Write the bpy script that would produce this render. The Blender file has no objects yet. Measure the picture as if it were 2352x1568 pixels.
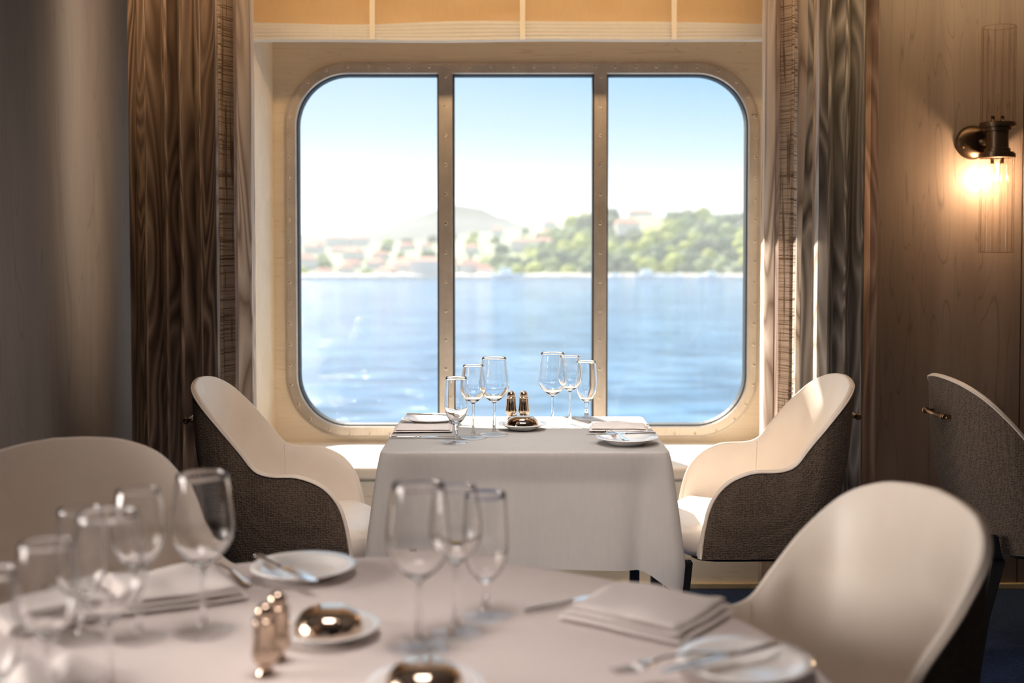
import bpy, bmesh, math, random
from mathutils import Vector, Matrix, noise as mn
random.seed(7)
PI = math.pi
scene = bpy.context.scene
C = scene.collection
sin, cos, radians = math.sin, math.cos, math.radians

# ------------------------------------------------------------------ camera
F, PITCH, CY, EYE = 2700.0, radians(2), 664.0, 1.33
cam_d = bpy.data.cameras.new('camera'); cam = bpy.data.objects.new('camera', cam_d); C.objects.link(cam)
cam.location = (0, 0, EYE); cam.rotation_euler = (PI/2 - PITCH, 0, 0)
cam_d.sensor_width = 36; cam_d.lens = F/2352*36; cam_d.shift_y = -(784-CY)/2352
cam_d.clip_end = 6000; cam_d.clip_start = .05
cam_d.dof.use_dof = True; cam_d.dof.focus_distance = 3.62; cam_d.dof.aperture_fstop = 2.1
scene.camera = cam

def ray(px, py):
    a = (px-1176)/F; b = (CY-py)/F
    return Vector((a, cos(PITCH)+b*sin(PITCH), -sin(PITCH)+b*cos(PITCH)))
def VY(px, py, Y):
    d = ray(px, py); t = Y/d.y
    return Vector((d.x*t, Y, EYE+d.z*t))
def PZ(px, py, z):
    d = ray(px, py); t = (z-EYE)/d.z
    return Vector((d.x*t, d.y*t, z))

# ------------------------------------------------------------------ view, sky, sun, lights
vs = scene.view_settings
vs.view_transform = 'Standard'; vs.look = 'None'; vs.exposure = 0.42; vs.gamma = 1; vs.use_curve_mapping = False
scene.cycles.use_denoising = True
scene.cycles.max_bounces = 14; scene.cycles.transmission_bounces = 12; scene.cycles.transparent_max_bounces = 16
scene.cycles.sample_clamp_indirect = 6

w = bpy.data.worlds.new('sky'); scene.world = w; w.use_nodes = True
nt = w.node_tree; nt.nodes.clear()
tc = nt.nodes.new('ShaderNodeTexCoord'); sp = nt.nodes.new('ShaderNodeSeparateXYZ')
nt.links.new(tc.outputs['Generated'], sp.inputs[0])
def wramp(stops):
    r = nt.nodes.new('ShaderNodeValToRGB'); e = r.color_ramp.elements
    e[0].position, e[0].color = stops[0][0], (*stops[0][1], 1)
    e[1].position, e[1].color = stops[-1][0], (*stops[-1][1], 1)
    for p, c in stops[1:-1]:
        k = e.new(p); k.color = (*c, 1)
    return r
rl = wramp([(0.0, (1, 1, 1)), (.03, (.80, .80, .82)), (.06, (.56, .59, .62)), (.10, (.40, .50, .57)), (.15, (.31, .43, .53)), (.24, (.42, .54, .66)), (.4, (.54, .63, .74)), (1, (.28, .42, .65))])
rr = wramp([(0.0, (1, 1, 1)), (.03, (.68, .72, .76)), (.08, (.36, .48, .58)), (.15, (.17, .34, .54)), (.24, (.34, .52, .72)), (.4, (.46, .60, .74)), (1, (.28, .42, .65))])
nt.links.new(sp.outputs['Z'], rl.inputs[0]); nt.links.new(sp.outputs['Z'], rr.inputs[0])
mr = nt.nodes.new('ShaderNodeMapRange'); mr.inputs[1].default_value = -.12; mr.inputs[2].default_value = .24
nt.links.new(sp.outputs['X'], mr.inputs[0])
mx = nt.nodes.new('ShaderNodeMixRGB'); nt.links.new(mr.outputs[0], mx.inputs[0])
nt.links.new(rl.outputs[0], mx.inputs[1]); nt.links.new(rr.outputs[0], mx.inputs[2])
bg = nt.nodes.new('ShaderNodeBackground'); bg.inputs[1].default_value = 1.45
nt.links.new(mx.outputs[0], bg.inputs[0])
wo = nt.nodes.new('ShaderNodeOutputWorld'); nt.links.new(bg.outputs[0], wo.inputs[0])

def light(name, kind, loc, energy, col, **kw):
    d = bpy.data.lights.new(name, kind); d.energy = energy; d.color = col
    o = bpy.data.objects.new(name, d); C.objects.link(o); o.location = loc
    tgt = kw.pop('to', None)
    for k, v in kw.items(): setattr(d, k, v)
    if tgt is not None:
        o.rotation_euler = (Vector(tgt)-Vector(loc)).to_track_quat('-Z', 'Y').to_euler()
    return o
light('sun', 'SUN', (0, 20, 20), 11.5, (1, .91, .78), angle=radians(.6), to=(7.6, 20-17.0, 20-15.4))
# assumed light from the left; unseen fill added at right, rear and overhead
light('assumed_left_light', 'AREA', (-3.9, 1.15, 1.55), 34, (1, .90, .83), shape='RECTANGLE', size=2.2, size_y=1.2, spread=radians(85), to=(0, 1.55, .75))  # assumed source beside the plain left wall, which has no window
light('right_fill_light', 'AREA', (3.6, -1.2, 1.5), .7, (1, .93, .88), shape='RECTANGLE', size=.9, size_y=1.4, to=(.2, 2.6, .9))  # unseen fill added for streaks on the glasses; no window there
light('rear_fill_light', 'AREA', (-.6, -2.9, 1.6), 1.2, (1, .94, .9), shape='RECTANGLE', size=2.2, size_y=1.2, to=(0, 2.5, .9))  # unseen fill added behind the camera; the rear wall has no window
light('drape_fill_light', 'AREA', (.1, 1.9, 2.44), 6, (1, .84, .74), shape='RECTANGLE', size=1.6, size_y=.4, spread=radians(62), to=(.1, 3.6, .55))  # unseen overhead fill, added to lift the front drape of the cloth
light('table_fill_light', 'AREA', (-.2, 1.45, 2.44), 1.9, (1, .88, .82), shape='RECTANGLE', size=.7, size_y=.5, spread=radians(58), to=(-.2, 1.5, 0))  # unseen fill added to brighten the round cloth and its highlights
light('table_fill_light', 'AREA', (.04, 3.55, 2.44), 1.15, (.95, .98, 1), shape='RECTANGLE', size=.5, size_y=.4, spread=radians(50), to=(.04, 3.6, 0))  # unseen fill added above the window tabletop
light('assumed_cove_light', 'AREA', (.3, 3.9, 2.47), 18, (1, .66, .34), shape='RECTANGLE', size=5.4, size_y=.06, to=(.3, 4.7, 2.28))  # assumed strip, no fixture built; warms the blind, curtain tops and wall
ws = light('partition_fill_spot', 'SPOT', (.9, .4, 2.3), 600, (1, .80, .60), spot_size=radians(36), spot_blend=1, shadow_soft_size=.05, to=(-1.005, 2.84, 1.8))  # added spot that lightens a narrow band on the partition
ws.scale = (.10, 1, 1)

# ------------------------------------------------------------------ materials
def newmat(name):
    m = bpy.data.materials.new(name); m.use_nodes = True
    return m, m.node_tree, m.node_tree.nodes['Principled BSDF']
def N(t, kind, **kw):
    n = t.nodes.new(kind)
    for k, v in kw.items(): setattr(n, k, v)
    return n
def coords(t, scale=(1, 1, 1), out='Object', rot=(0, 0, 0)):
    c = N(t, 'ShaderNodeTexCoord'); m = N(t, 'ShaderNodeMapping'); m.inputs['Scale'].default_value = scale
    m.inputs['Rotation'].default_value = rot
    t.links.new(c.outputs[out], m.inputs['Vector']); return m.outputs[0]
def ntex(t, vec, scale, detail=3, rough=.5, dist=0):
    n = N(t, 'ShaderNodeTexNoise'); t.links.new(vec, n.inputs['Vector'])
    n.inputs['Scale'].default_value = scale; n.inputs['Detail'].default_value = detail
    n.inputs['Roughness'].default_value = rough; n.inputs['Distortion'].default_value = dist
    return n.outputs['Fac']
def ramp(t, fac, stops, interp='LINEAR'):
    r = N(t, 'ShaderNodeValToRGB'); e = r.color_ramp.elements; r.color_ramp.interpolation = interp
    e[0].position, e[0].color = stops[0][0], (*stops[0][1], 1)
    e[1].position, e[1].color = stops[-1][0], (*stops[-1][1], 1)
    for p, c in stops[1:-1]:
        k = e.new(p); k.color = (*c, 1)
    t.links.new(fac, r.inputs[0]); return r.outputs[0]
def mixc(t, fac, a, b, mode='MIX'):
    m = N(t, 'ShaderNodeMixRGB', blend_type=mode)
    for i, v in ((0, fac), (1, a), (2, b)):
        if hasattr(v, 'is_linked'): t.links.new(v, m.inputs[i])
        else: m.inputs[i].default_value = v if i == 0 else (*v, 1)
    return m.outputs[0]
def bump(t, b, h, strength=.2, dist=.002):
    n = N(t, 'ShaderNodeBump'); n.inputs['Strength'].default_value = strength; n.inputs['Distance'].default_value = dist
    t.links.new(h, n.inputs['Height']); t.links.new(n.outputs[0], b.inputs['Normal']); return n
def math_(t, op, a, b=0):
    n = N(t, 'ShaderNodeMath', operation=op)
    for i, v in ((0, a), (1, b)):
        if hasattr(v, 'is_linked'): t.links.new(v, n.inputs[i])
        else: n.inputs[i].default_value = v
    return n.outputs[0]
def simple(name, col, rough=.5, metal=0, spec=.5, var=.04, nscale=30, bumps=0, bd=.001):
    m, t, b = newmat(name)
    v = coords(t); f = ntex(t, v, nscale, 4)
    lo = tuple(max(0, c*(1-var)) for c in col); hi = tuple(min(1, c*(1+var)) for c in col)
    t.links.new(ramp(t, f, [(.3, lo), (.7, hi)]), b.inputs['Base Color'])
    b.inputs['Roughness'].default_value = rough; b.inputs['Metallic'].default_value = metal
    b.inputs['Specular IOR Level'].default_value = spec
    if bumps: bump(t, b, f, bumps, bd)
    return m
def veneer(name, c1, c2, line, vertical=True, rough=.45, gs=1.0):
    m, t, b = newmat(name)
    sc = (1, 1, .07) if vertical else (.07, 1, 1)
    v = coords(t, sc)
    big = ntex(t, v, 5*gs, 3, .55, .6); fine = ntex(t, v, 60*gs, 3, .6, .2)
    col = ramp(t, big, [(.3, c1), (.7, c2)])
    col = mixc(t, .18, col, ramp(t, fine, [(.35, c1), (.65, c2)]), 'MIX')
    sc2 = (1, 1, .05) if vertical else (.03, 1, 1)
    v2 = coords(t, sc2); ln = ntex(t, v2, 9*gs, 2, .5, .8)
    pp = math_(t, 'PINGPONG', ln, .03)
    msk = ramp(t, pp, [(0, (1, 1, 1)), (.004, (0, 0, 0))])
    n_ = N(t, 'ShaderNodeMath', operation='MULTIPLY'); t.links.new(msk, n_.inputs[0]); n_.inputs[1].default_value = .45
    col = mixc(t, n_.outputs[0], col, line)
    t.links.new(col, b.inputs['Base Color']); b.inputs['Roughness'].default_value = rough
    bump(t, b, fine, .12, .001)
    return m
M = {}
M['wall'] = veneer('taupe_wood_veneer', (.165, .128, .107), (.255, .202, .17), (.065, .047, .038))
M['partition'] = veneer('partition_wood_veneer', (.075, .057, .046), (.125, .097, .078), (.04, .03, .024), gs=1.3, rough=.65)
M['panel'] = veneer('cream_linen_panel', (.76, .65, .51), (.84, .74, .60), (.48, .38, .26), vertical=False, gs=1.6, rough=.55)
M['kick'] = veneer('lit_linen_kick_panel', (.90, .81, .66), (.93, .86, .73), (.6, .48, .34), vertical=False, gs=1.6, rough=.5)  # linen panel again, its colour lightened to stand for light falling there
M['ledge'] = simple('cream_ledge', (.88, .80, .68), .45, var=.02)
M['brass_trim'] = simple('pale_gold_trim', (.72, .6, .36), .35, .3)
M['metal'] = None
def brushed():
    m, t, b = newmat('bronzed_steel_frame')
    v = coords(t); f = ntex(t, v, 12, 5, .6); g = ntex(t, coords(t, (90, 90, 3)), 4, 2)
    c = mixc(t, .3, ramp(t, f, [(.3, (.52, .47, .42)), (.7, (.68, .62, .56))]), ramp(t, g, [(.3, (.45, .38, .32)), (.7, (.7, .62, .53))]))
    t.links.new(c, b.inputs['Base Color']); b.inputs['Metallic'].default_value = .75; b.inputs['Roughness'].default_value = .38
    bump(t, b, g, .05, .0005); return m
M['metal'] = brushed()
M['screw'] = simple('steel_screw', (.8, .74, .66), .25, 1)
M['socket'] = simple('dark_socket', (.03, .025, .02), .6)
M['gasket'] = simple('dark_gasket', (.035, .035, .035), .6)
def pane_mat(name, tint=(1, 1, 1), gloss=1.0):
    m, t, b = newmat(name); t.nodes.remove(b)
    tr = N(t, 'ShaderNodeBsdfTransparent'); tr.inputs[0].default_value = (*tint, 1)
    gl = N(t, 'ShaderNodeBsdfGlossy'); gl.inputs['Roughness'].default_value = .02
    lw = N(t, 'ShaderNodeLayerWeight'); lw.inputs[0].default_value = .5
    fm = math_(t, 'MULTIPLY', math_(t, 'ADD', math_(t, 'MULTIPLY', math_(t, 'POWER', lw.outputs['Facing'], 5.0), .94), .05), gloss)
    mixs = N(t, 'ShaderNodeMixShader'); t.links.new(fm, mixs.inputs[0]); t.links.new(tr.outputs[0], mixs.inputs[1]); t.links.new(gl.outputs[0], mixs.inputs[2])
    t.links.new(mixs.outputs[0], t.nodes['Material Output'].inputs[0]); return m
M['pane'] = pane_mat('window_glass', (.99, 1, 1), .5)
M['tube'] = pane_mat('ribbed_tube_glass', (.97, .95, .93), .35)
M['rib'] = pane_mat('shadowed_flute_glass', (.5, .4, .33), .6)
M['tube2'] = pane_mat('tube_rim_glass', (.8, .72, .66), 1)
M['foot'] = pane_mat('thin_crystal', (.99, .99, .99), .7)
def glass():
    m, t, b = newmat('clear_crystal')
    b.inputs['Base Color'].default_value = (1, 1, 1, 1); b.inputs['Roughness'].default_value = 0
    b.inputs['IOR'].default_value = 1.5; b.inputs['Transmission Weight'].default_value = 1
    return m
M['glass'] = glass()
def leather():
    m, t, b = newmat('cream_leather')
    v = coords(t); f = ntex(t, v, 6, 3); vo = N(t, 'ShaderNodeTexVoronoi'); vo.inputs['Scale'].default_value = 260; t.links.new(v, vo.inputs['Vector'])
    t.links.new(ramp(t, f, [(.3, (.78, .69, .60)), (.7, (.85, .77, .68))]), b.inputs['Base Color'])
    b.inputs['Roughness'].default_value = .42; b.inputs['Specular IOR Level'].default_value = .4
    bump(t, b, vo.outputs['Distance'], .12, .0012); return m
M['leather'] = leather()
def tweed():
    m, t, b = newmat('brown_tweed')
    v = coords(t, (125, 125, 190)); vo = N(t, 'ShaderNodeTexVoronoi'); vo.inputs['Scale'].default_value = 1.0; vo.inputs['Randomness'].default_value = .55
    t.links.new(v, vo.inputs['Vector']); fine = ntex(t, coords(t), 700, 2)
    c = ramp(t, vo.outputs['Distance'], [(.0, (.028, .02, .016)), (.3, (.05, .036, .028)), (.48, (.15, .112, .085)), (1, (.21, .16, .12))])
    c = mixc(t, .5, c, ramp(t, fine, [(.35, (.04, .028, .021)), (.65, (.22, .17, .128))]), 'MULTIPLY' if False else 'MIX')
    t.links.new(c, b.inputs['Base Color']); b.inputs['Roughness'].default_value = .85; b.inputs['Specular IOR Level'].default_value = .25
    bump(t, b, vo.outputs['Distance'], .8, .003); return m
M['tweed'] = tweed()
M['piping'] = simple('cream_piping', (.80, .70, .60), .4)
M['black'] = simple('black_lacquer', (.012, .012, .014), .35)
M['brass'] = simple('aged_brass', (.30, .19, .11), .3, 1)
M['bronze'] = simple('dark_bronze', (.11, .075, .05), .32, .9)
def cloth(name, col, trans=.18, wsc=900):
    m, t, b = newmat(name)
    v = coords(t); wv = N(t, 'ShaderNodeTexWave'); wv.inputs['Scale'].default_value = wsc/6; t.links.new(v, wv.inputs['Vector'])
    wv.inputs['Distortion'].default_value = 1.5
    f = ntex(t, v, 8, 5, .6); f2 = ntex(t, coords(t, (1, 1, .2)), 90, 3)
    c = ramp(t, f, [(.3, tuple(x*.96 for x in col)), (.7, col)])
    c = mixc(t, .12, c, ramp(t, f2, [(.4, tuple(x*.85 for x in col)), (.6, col)]))
    b.inputs['Roughness'].default_value = .8; b.inputs['Specular IOR Level'].default_value = .25
    t.links.new(c, b.inputs['Base Color'])
    bp = bump(t, b, f, .25, .004)
    tl = N(t, 'ShaderNodeBsdfTranslucent'); t.links.new(c, tl.inputs[0])
    mx_ = N(t, 'ShaderNodeMixShader'); mx_.inputs[0].default_value = trans
    t.links.new(b.outputs[0], mx_.inputs[1]); t.links.new(tl.outputs[0], mx_.inputs[2])
    t.links.new(mx_.outputs[0], t.nodes['Material Output'].inputs[0]); return m
M['cloth'] = cloth('white_linen', (.87, .84, .81), .5)
M['cloth2'] = cloth('round_table_linen', (.82, .74, .71), .1)
M['napkin'] = cloth('napkin_linen', (.84, .78, .75), .05)
M['blind'] = cloth('warm_glow_blind_linen', (.80, .57, .32), .3)  # warm light on and through the fabric is put into its tan
M['hem'] = cloth('cream_hem_linen', (.88, .88, .88), .2)
M['tape'] = cloth('pale_tape', (.95, .92, .86), .3)
M['china'] = simple('white_china', (.86, .85, .84), .12, var=.01)
M['silver'] = simple('polished_silver', (.60, .47, .37), .08, 1, var=.02)
M['silverk'] = simple('cutlery_steel', (.88, .87, .86), .12, 1, var=.02)
def curtain(name, cols, trans, seed, sheer=False):
    m, t, b = newmat(name)
    uv = N(t, 'ShaderNodeUVMap'); mp = N(t, 'ShaderNodeMapping'); mp.inputs['Scale'].default_value = (1, .085, 1); mp.inputs['Location'].default_value = (seed, seed*.3, 0)
    t.links.new(uv.outputs[0], mp.inputs[0])
    big = ntex(t, mp.outputs[0], 11, 2, .5, .3)
    ban = ntex(t, mp.outputs[0], 9, 2, .45, .5)
    stripes = math_(t, 'FRACT', math_(t, 'MULTIPLY', ban, 15.0))
    c = ramp(t, stripes, [(0, cols[0]), (.30, cols[1]), (.55, cols[2]), (.84, cols[3]), (1, cols[0])])
    c = mixc(t, ramp(t, big, [(.4, (0, 0, 0)), (.75, (.8, .8, .8))]), c, cols[1])
    t.links.new(c, b.inputs['Base Color']); b.inputs['Roughness'].default_value = .75; b.inputs['Specular IOR Level'].default_value = .3
    b.inputs['Sheen Weight'].default_value = .15
    bump(t, b, stripes, .3, .002)
    tl = N(t, 'ShaderNodeBsdfTranslucent'); t.links.new(c, tl.inputs[0])
    mx_ = N(t, 'ShaderNodeMixShader'); mx_.inputs[0].default_value = trans
    t.links.new(b.outputs[0], mx_.inputs[1]); t.links.new(tl.outputs[0], mx_.inputs[2])
    t.links.new(mx_.outputs[0], t.nodes['Material Output'].inputs[0]); return m
M['curtL'] = curtain('brown_moire_curtain', [(.07, .045, .036), (.22, .155, .125), (.42, .32, .26), (.16, .105, .082)], .06, 3)
M['curtR'] = curtain('grey_moire_curtain', [(.07, .062, .058), (.20, .185, .175), (.42, .39, .37), (.15, .135, .128)], .06, 9)
M['curtE'] = curtain('cream_curtain_edge', [(.34, .26, .215), (.72, .64, .57), (.84, .77, .71), (.62, .54, .48)], .62, 5)
M['curtP'] = curtain('mauve_curtain_band', [(.24, .165, .135), (.36, .26, .22), (.50, .39, .33), (.32, .24, .20)], .5, 6)
def sheer():
    m, t, b = newmat('sheer_woven_band')
    uv = N(t, 'ShaderNodeUVMap')
    def lines(scale, thr, d):
        mp = N(t, 'ShaderNodeMapping'); mp.inputs['Scale'].default_value = scale; t.links.new(uv.outputs[0], mp.inputs[0])
        n = ntex(t, mp.outputs[0], 1, 2, .6, d)
        return ramp(t, n, [(thr, (0, 0, 0)), (thr+.06, (1, 1, 1))])
    h = lines((6, 190, 1), .52, .2); v_ = lines((260, 3, 1), .55, .2)
    msk = mixc(t, 1.0, h, v_, 'LIGHTEN')
    c = mixc(t, msk, (.66, .56, .47), (.22, .16, .12))
    t.links.new(c, b.inputs['Base Color']); b.inputs['Roughness'].default_value = .8
    tl = N(t, 'ShaderNodeBsdfTranslucent'); t.links.new(c, tl.inputs[0])
    mx_ = N(t, 'ShaderNodeMixShader'); mx_.inputs[0].default_value = .6
    t.links.new(b.outputs[0], mx_.inputs[1]); t.links.new(tl.outputs[0], mx_.inputs[2])
    t.links.new(mx_.outputs[0], t.nodes['Material Output'].inputs[0]); return m
M['sheer'] = sheer()
def carpet():
    m, t, b = newmat('navy_speckled_carpet')
    v = coords(t); f = ntex(t, v, 160, 4, .7); g = ntex(t, v, 25, 3)
    c = ramp(t, f, [(.38, (.008, .022, .075)), (.56, (.02, .055, .16)), (.68, (.12, .18, .32)), (.8, (.4, .45, .5))])
    t.links.new(mixc(t, ramp(t, g, [(.4, (0, 0, 0)), (.6, (.5, .5, .5))]), c, (.01, .03, .1)), b.inputs['Base Color'])
    b.inputs['Roughness'].default_value = .95; bump(t, b, f, .8, .006); return m
M['carpet'] = carpet()
M['ceiling'] = simple('white_ceiling', (.42, .38, .34), .8)
M['roomwall'] = simple('brown_room_wall', (.14, .10, .08), .7)
def emis(name, col, s):
    m, t, b = newmat(name); b.inputs['Base Color'].default_value = (*col, 1)
    b.inputs['Emission Color'].default_value = (*col, 1); b.inputs['Emission Strength'].default_value = s; return m
M['filament'] = emis('glowing_filament', (1, .72, .42), 60)
M['ivory'] = simple('ivory_candle_tube', (.55, .42, .28), .5)
def water():
    m, t, b = newmat('sea_water')
    v = coords(t, (.38, 1, 1), rot=(0, 0, .2)); f = ntex(t, v, .24, 6, .62, .5); f2 = ntex(t, coords(t, (.02, .05, 1)), .5, 4)
    c = ramp(t, f2, [(.3, (.08, .19, .33)), (.7, (.14, .27, .42))])
    c = mixc(t, ramp(t, f, [(.42, (0, 0, 0)), (.56, (1, 1, 1))]), (.035, .10, .19), c)
    t.links.new(c, b.inputs['Base Color']); b.inputs['Roughness'].default_value = .09; b.inputs['IOR'].default_value = 1.33
    b.inputs['Specular IOR Level'].default_value = .35
    bump(t, b, f, 1.0, 1.0); return m
M['water'] = water()
M['hillfar'] = simple('hazy_hill_scrub', (.03, .045, .028), .95, var=.12, nscale=.02)
M['land'] = simple('dry_slope', (.20, .23, .13), .95, var=.15, nscale=.05)
M['rock'] = simple('pale_shore_rock', (.60, .54, .46), .9, var=.1, nscale=.3)
M['tree_a'] = simple('sunlit_pine', (.38, .40, .09), .95, var=.3, nscale=.35, bumps=.6, bd=1)
M['tree_b'] = simple('dark_pine', (.13, .16, .08), .95, var=.3, nscale=.35, bumps=.6, bd=1)
M['tree_c'] = simple('olive_bush', (.24, .28, .11), .95, var=.3, nscale=.35, bumps=.6, bd=1)
M['house'] = simple('white_stucco', (.66, .62, .57), .8)
M['roof'] = simple('terracotta_tiles', (.52, .22, .14), .85, var=.1, nscale=.6)
M['boat'] = simple('white_hull', (.95, .95, .95), .3)

# ------------------------------------------------------------------ helpers
def link(name, me, mat, parent=None, smooth=True, loc=(0, 0, 0), rot=(0, 0, 0)):
    for p in me.polygons: p.use_smooth = smooth
    if mat is not None and not me.materials: me.materials.append(mat)
    o = bpy.data.objects.new(name, me); C.objects.link(o); o.location = loc; o.rotation_euler = rot
    if parent: o.parent = parent
    return o
def obj(name, bm, mat, parent=None, smooth=True, loc=(0, 0, 0), rot=(0, 0, 0)):
    me = bpy.data.meshes.new(name); bm.to_mesh(me); bm.free()
    return link(name, me, mat, parent, smooth, loc, rot)
def tag(o, label, cat, group=None):
    o['label'] = label; o['category'] = cat
    if group: o['group'] = group
    return o
def thing(name, label, cat, loc=(0, 0, 0), rotz=0, group=None):
    o = bpy.data.objects.new(name, None); C.objects.link(o); o.location = loc; o.rotation_euler = (0, 0, rotz)
    o.empty_display_size = .05
    return tag(o, label, cat, group)
def struct(o): o['kind'] = 'structure'; return o
def dup(src, loc=None, rotz=None, label=None, group=None, scale=None):
    def cp(o, par):
        c = o.copy(); C.objects.link(c)
        if par: c.parent = par
        for ch in list(o.children): cp(ch, c)
        return c
    r = cp(src, None)
    if loc is not None: r.location = loc
    if rotz is not None: r.rotation_euler = (0, 0, rotz)
    if scale is not None: r.scale = scale
    if label: r['label'] = label
    if group: r['group'] = group
    return r
def grid(f, nu, nv, uvf=None, cu=False, cv=False):
    """surface f(u,v) for u,v in 0..1; cu / cv close the loops"""
    bm = bmesh.new(); uvl = bm.loops.layers.uv.new('UVMap') if uvf else None
    NU = nu if cu else nu+1; NV = nv if cv else nv+1
    V = [[bm.verts.new(f(i/nu, j/nv)) for j in range(NV)] for i in range(NU)]
    for i in range(nu):
        for j in range(nv):
            i2 = (i+1) % NU; j2 = (j+1) % NV
            try: fc = bm.faces.new((V[i][j], V[i2][j], V[i2][j2], V[i][j2]))
            except ValueError: continue
            if uvl:
                for lp, (a, b_) in zip(fc.loops, ((i, j), (i+1, j), (i+1, j+1), (i, j+1))):
                    lp[uvl].uv = uvf(a/nu, b_/nv)
    return bm
def box(bm, x0, x1, y0, y1, z0, z1):
    r = bmesh.ops.create_cube(bm, size=1)
    bmesh.ops.scale(bm, verts=r['verts'], vec=(x1-x0, y1-y0, z1-z0))
    bmesh.ops.translate(bm, verts=r['verts'], vec=((x0+x1)/2, (y0+y1)/2, (z0+z1)/2))
    return r['verts']
def boxo(name, x0, x1, y0, y1, z0, z1, mat, parent=None, bev=0):
    bm = bmesh.new(); box(bm, x0, x1, y0, y1, z0, z1)
    if bev: bmesh.ops.bevel(bm, geom=bm.edges[:], offset=bev, segments=3, affect='EDGES', profile=.5)
    return obj(name, bm, mat, parent, smooth=False)
def lathe(prof, seg=48, bm=None, flute=None):
    bm = bm or bmesh.new(); rings = []
    for r, z in prof:
        if r < 1e-6: rings.append([bm.verts.new((0, 0, z))]); continue
        ring = []
        for k in range(seg):
            a = 2*PI*k/seg; rr_ = r*(1+(flute(a) if flute else 0))
            ring.append(bm.verts.new((rr_*cos(a), rr_*sin(a), z)))
        rings.append(ring)
    for a, b_ in zip(rings, rings[1:]):
        for k in range(seg):
            k2 = (k+1) % seg
            if len(a) == 1 and len(b_) == 1: continue
            if len(a) == 1: bm.faces.new((a[0], b_[k2], b_[k]))
            elif len(b_) == 1: bm.faces.new((a[k], a[k2], b_[0]))
            else: bm.faces.new((a[k], a[k2], b_[k2], b_[k]))
    return bm
def interp(pts, t):
    """Catmull-Rom through (t, ...values)"""
    n = len(pts)
    if t <= pts[0][0]: return pts[0][1:]
    if t >= pts[-1][0]: return pts[-1][1:]
    for i in range(n-1):
        if pts[i][0] <= t <= pts[i+1][0]:
            p1, p2 = pts[i], pts[i+1]; p0 = pts[i-1] if i else p1; p3 = pts[i+2] if i+2 < n else p2
            h = p2[0]-p1[0]; s = (t-p1[0])/h; out = []
            for k in range(1, len(p1)):
                m1 = (p2[k]-p0[k])/max(1e-6, p2[0]-p0[0])*h; m2 = (p3[k]-p1[k])/max(1e-6, p3[0]-p1[0])*h
                s2, s3 = s*s, s*s*s
                out.append((2*s3-3*s2+1)*p1[k]+(s3-2*s2+s)*m1+(-2*s3+3*s2)*p2[k]+(s3-s2)*m2)
            return tuple(out)
def smoothprof(pts, n):
    ps = [(i/(len(pts)-1), *p) for i, p in enumerate(pts)]
    return [interp(ps, k/n) for k in range(n+1)]
def tube(bm, path, r, seg=8, caps=True):
    path = [Vector(p) for p in path]; rs = r if isinstance(r, (list, tuple)) else [r]*len(path); rings = []
    up = Vector((0, 0, 1))
    for i, p in enumerate(path):
        d = (path[min(i+1, len(path)-1)]-path[max(i-1, 0)]).normalized()
        a = d.cross(up if abs(d.z) < .95 else Vector((1, 0, 0))).normalized(); b_ = d.cross(a)
        rings.append([bm.verts.new(p+(a*cos(2*PI*k/seg)+b_*sin(2*PI*k/seg))*rs[i]) for k in range(seg)])
    for A, B in zip(rings, rings[1:]):
        for k in range(seg): bm.faces.new((A[k], A[(k+1) % seg], B[(k+1) % seg], B[k]))
    if caps:
        bm.faces.new(rings[0]); bm.faces.new(list(reversed(rings[-1])))
    return bm
def stack(bm, outline, levels, dome=None):
    """rings of an outline [(x,y)] shrunk towards centroid: levels [(scale_off, z)] offsets in metres; capped"""
    n = len(outline); cx = sum(p[0] for p in outline)/n; cy = sum(p[1] for p in outline)/n; rings = []
    for off, z in levels:
        ring = []
        for i in range(n):
            p0 = outline[i-1]; p2 = outline[(i+1) % n]; t_ = Vector((p2[0]-p0[0], p2[1]-p0[1])).normalized()
            nn = Vector((t_.y, -t_.x))
            zz = z(outline[i]) if callable(z) else z
            ring.append(bm.verts.new((outline[i][0]-nn.x*off, outline[i][1]-nn.y*off, zz)))
        rings.append(ring)
    for A, B in zip(rings, rings[1:]):
        for k in range(n): bm.faces.new((A[k], A[(k+1) % n], B[(k+1) % n], B[k]))
    bm.faces.new(list(reversed(rings[0])))
    if dome is None: bm.faces.new(rings[-1]); return bm
    base = rings[-1]; c = Vector((cx, cy, 0)); zc = max(v.co.z for v in base)+dome; prev = base
    for s in (.85, .65, .4, .18):
        ring = []
        for v in base:
            q = Vector((c.x+(v.co.x-c.x)*s, c.y+(v.co.y-c.y)*s, v.co.z*s**2+zc*(1-s**2))); ring.append(bm.verts.new(q))
        for k in range(n): bm.faces.new((prev[k], prev[(k+1) % n], ring[(k+1) % n], ring[k]))
        prev = ring
    bm.faces.new(prev)
    return bm
def rrect(x0, x1, y0, y1, r, n=8, side=10):
    pts = []
    for cx, cy, a0 in ((x1-r, y1-r, 0), (x0+r, y1-r, 90), (x0+r, y0+r, 180), (x1-r, y0+r, 270)):
        arc = [(cx+r*cos(radians(a0+90*k/n)), cy+r*sin(radians(a0+90*k/n))) for k in range(n+1)]
        if pts:
            p = pts[-1]; q = arc[0]
            pts += [(p[0]+(q[0]-p[0])*k/side, p[1]+(q[1]-p[1])*k/side) for k in range(1, side)]
        pts += arc
    p = pts[-1]; q = pts[0]
    pts += [(p[0]+(q[0]-p[0])*k/side, p[1]+(q[1]-p[1])*k/side) for k in range(1, side)]
    return pts

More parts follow.
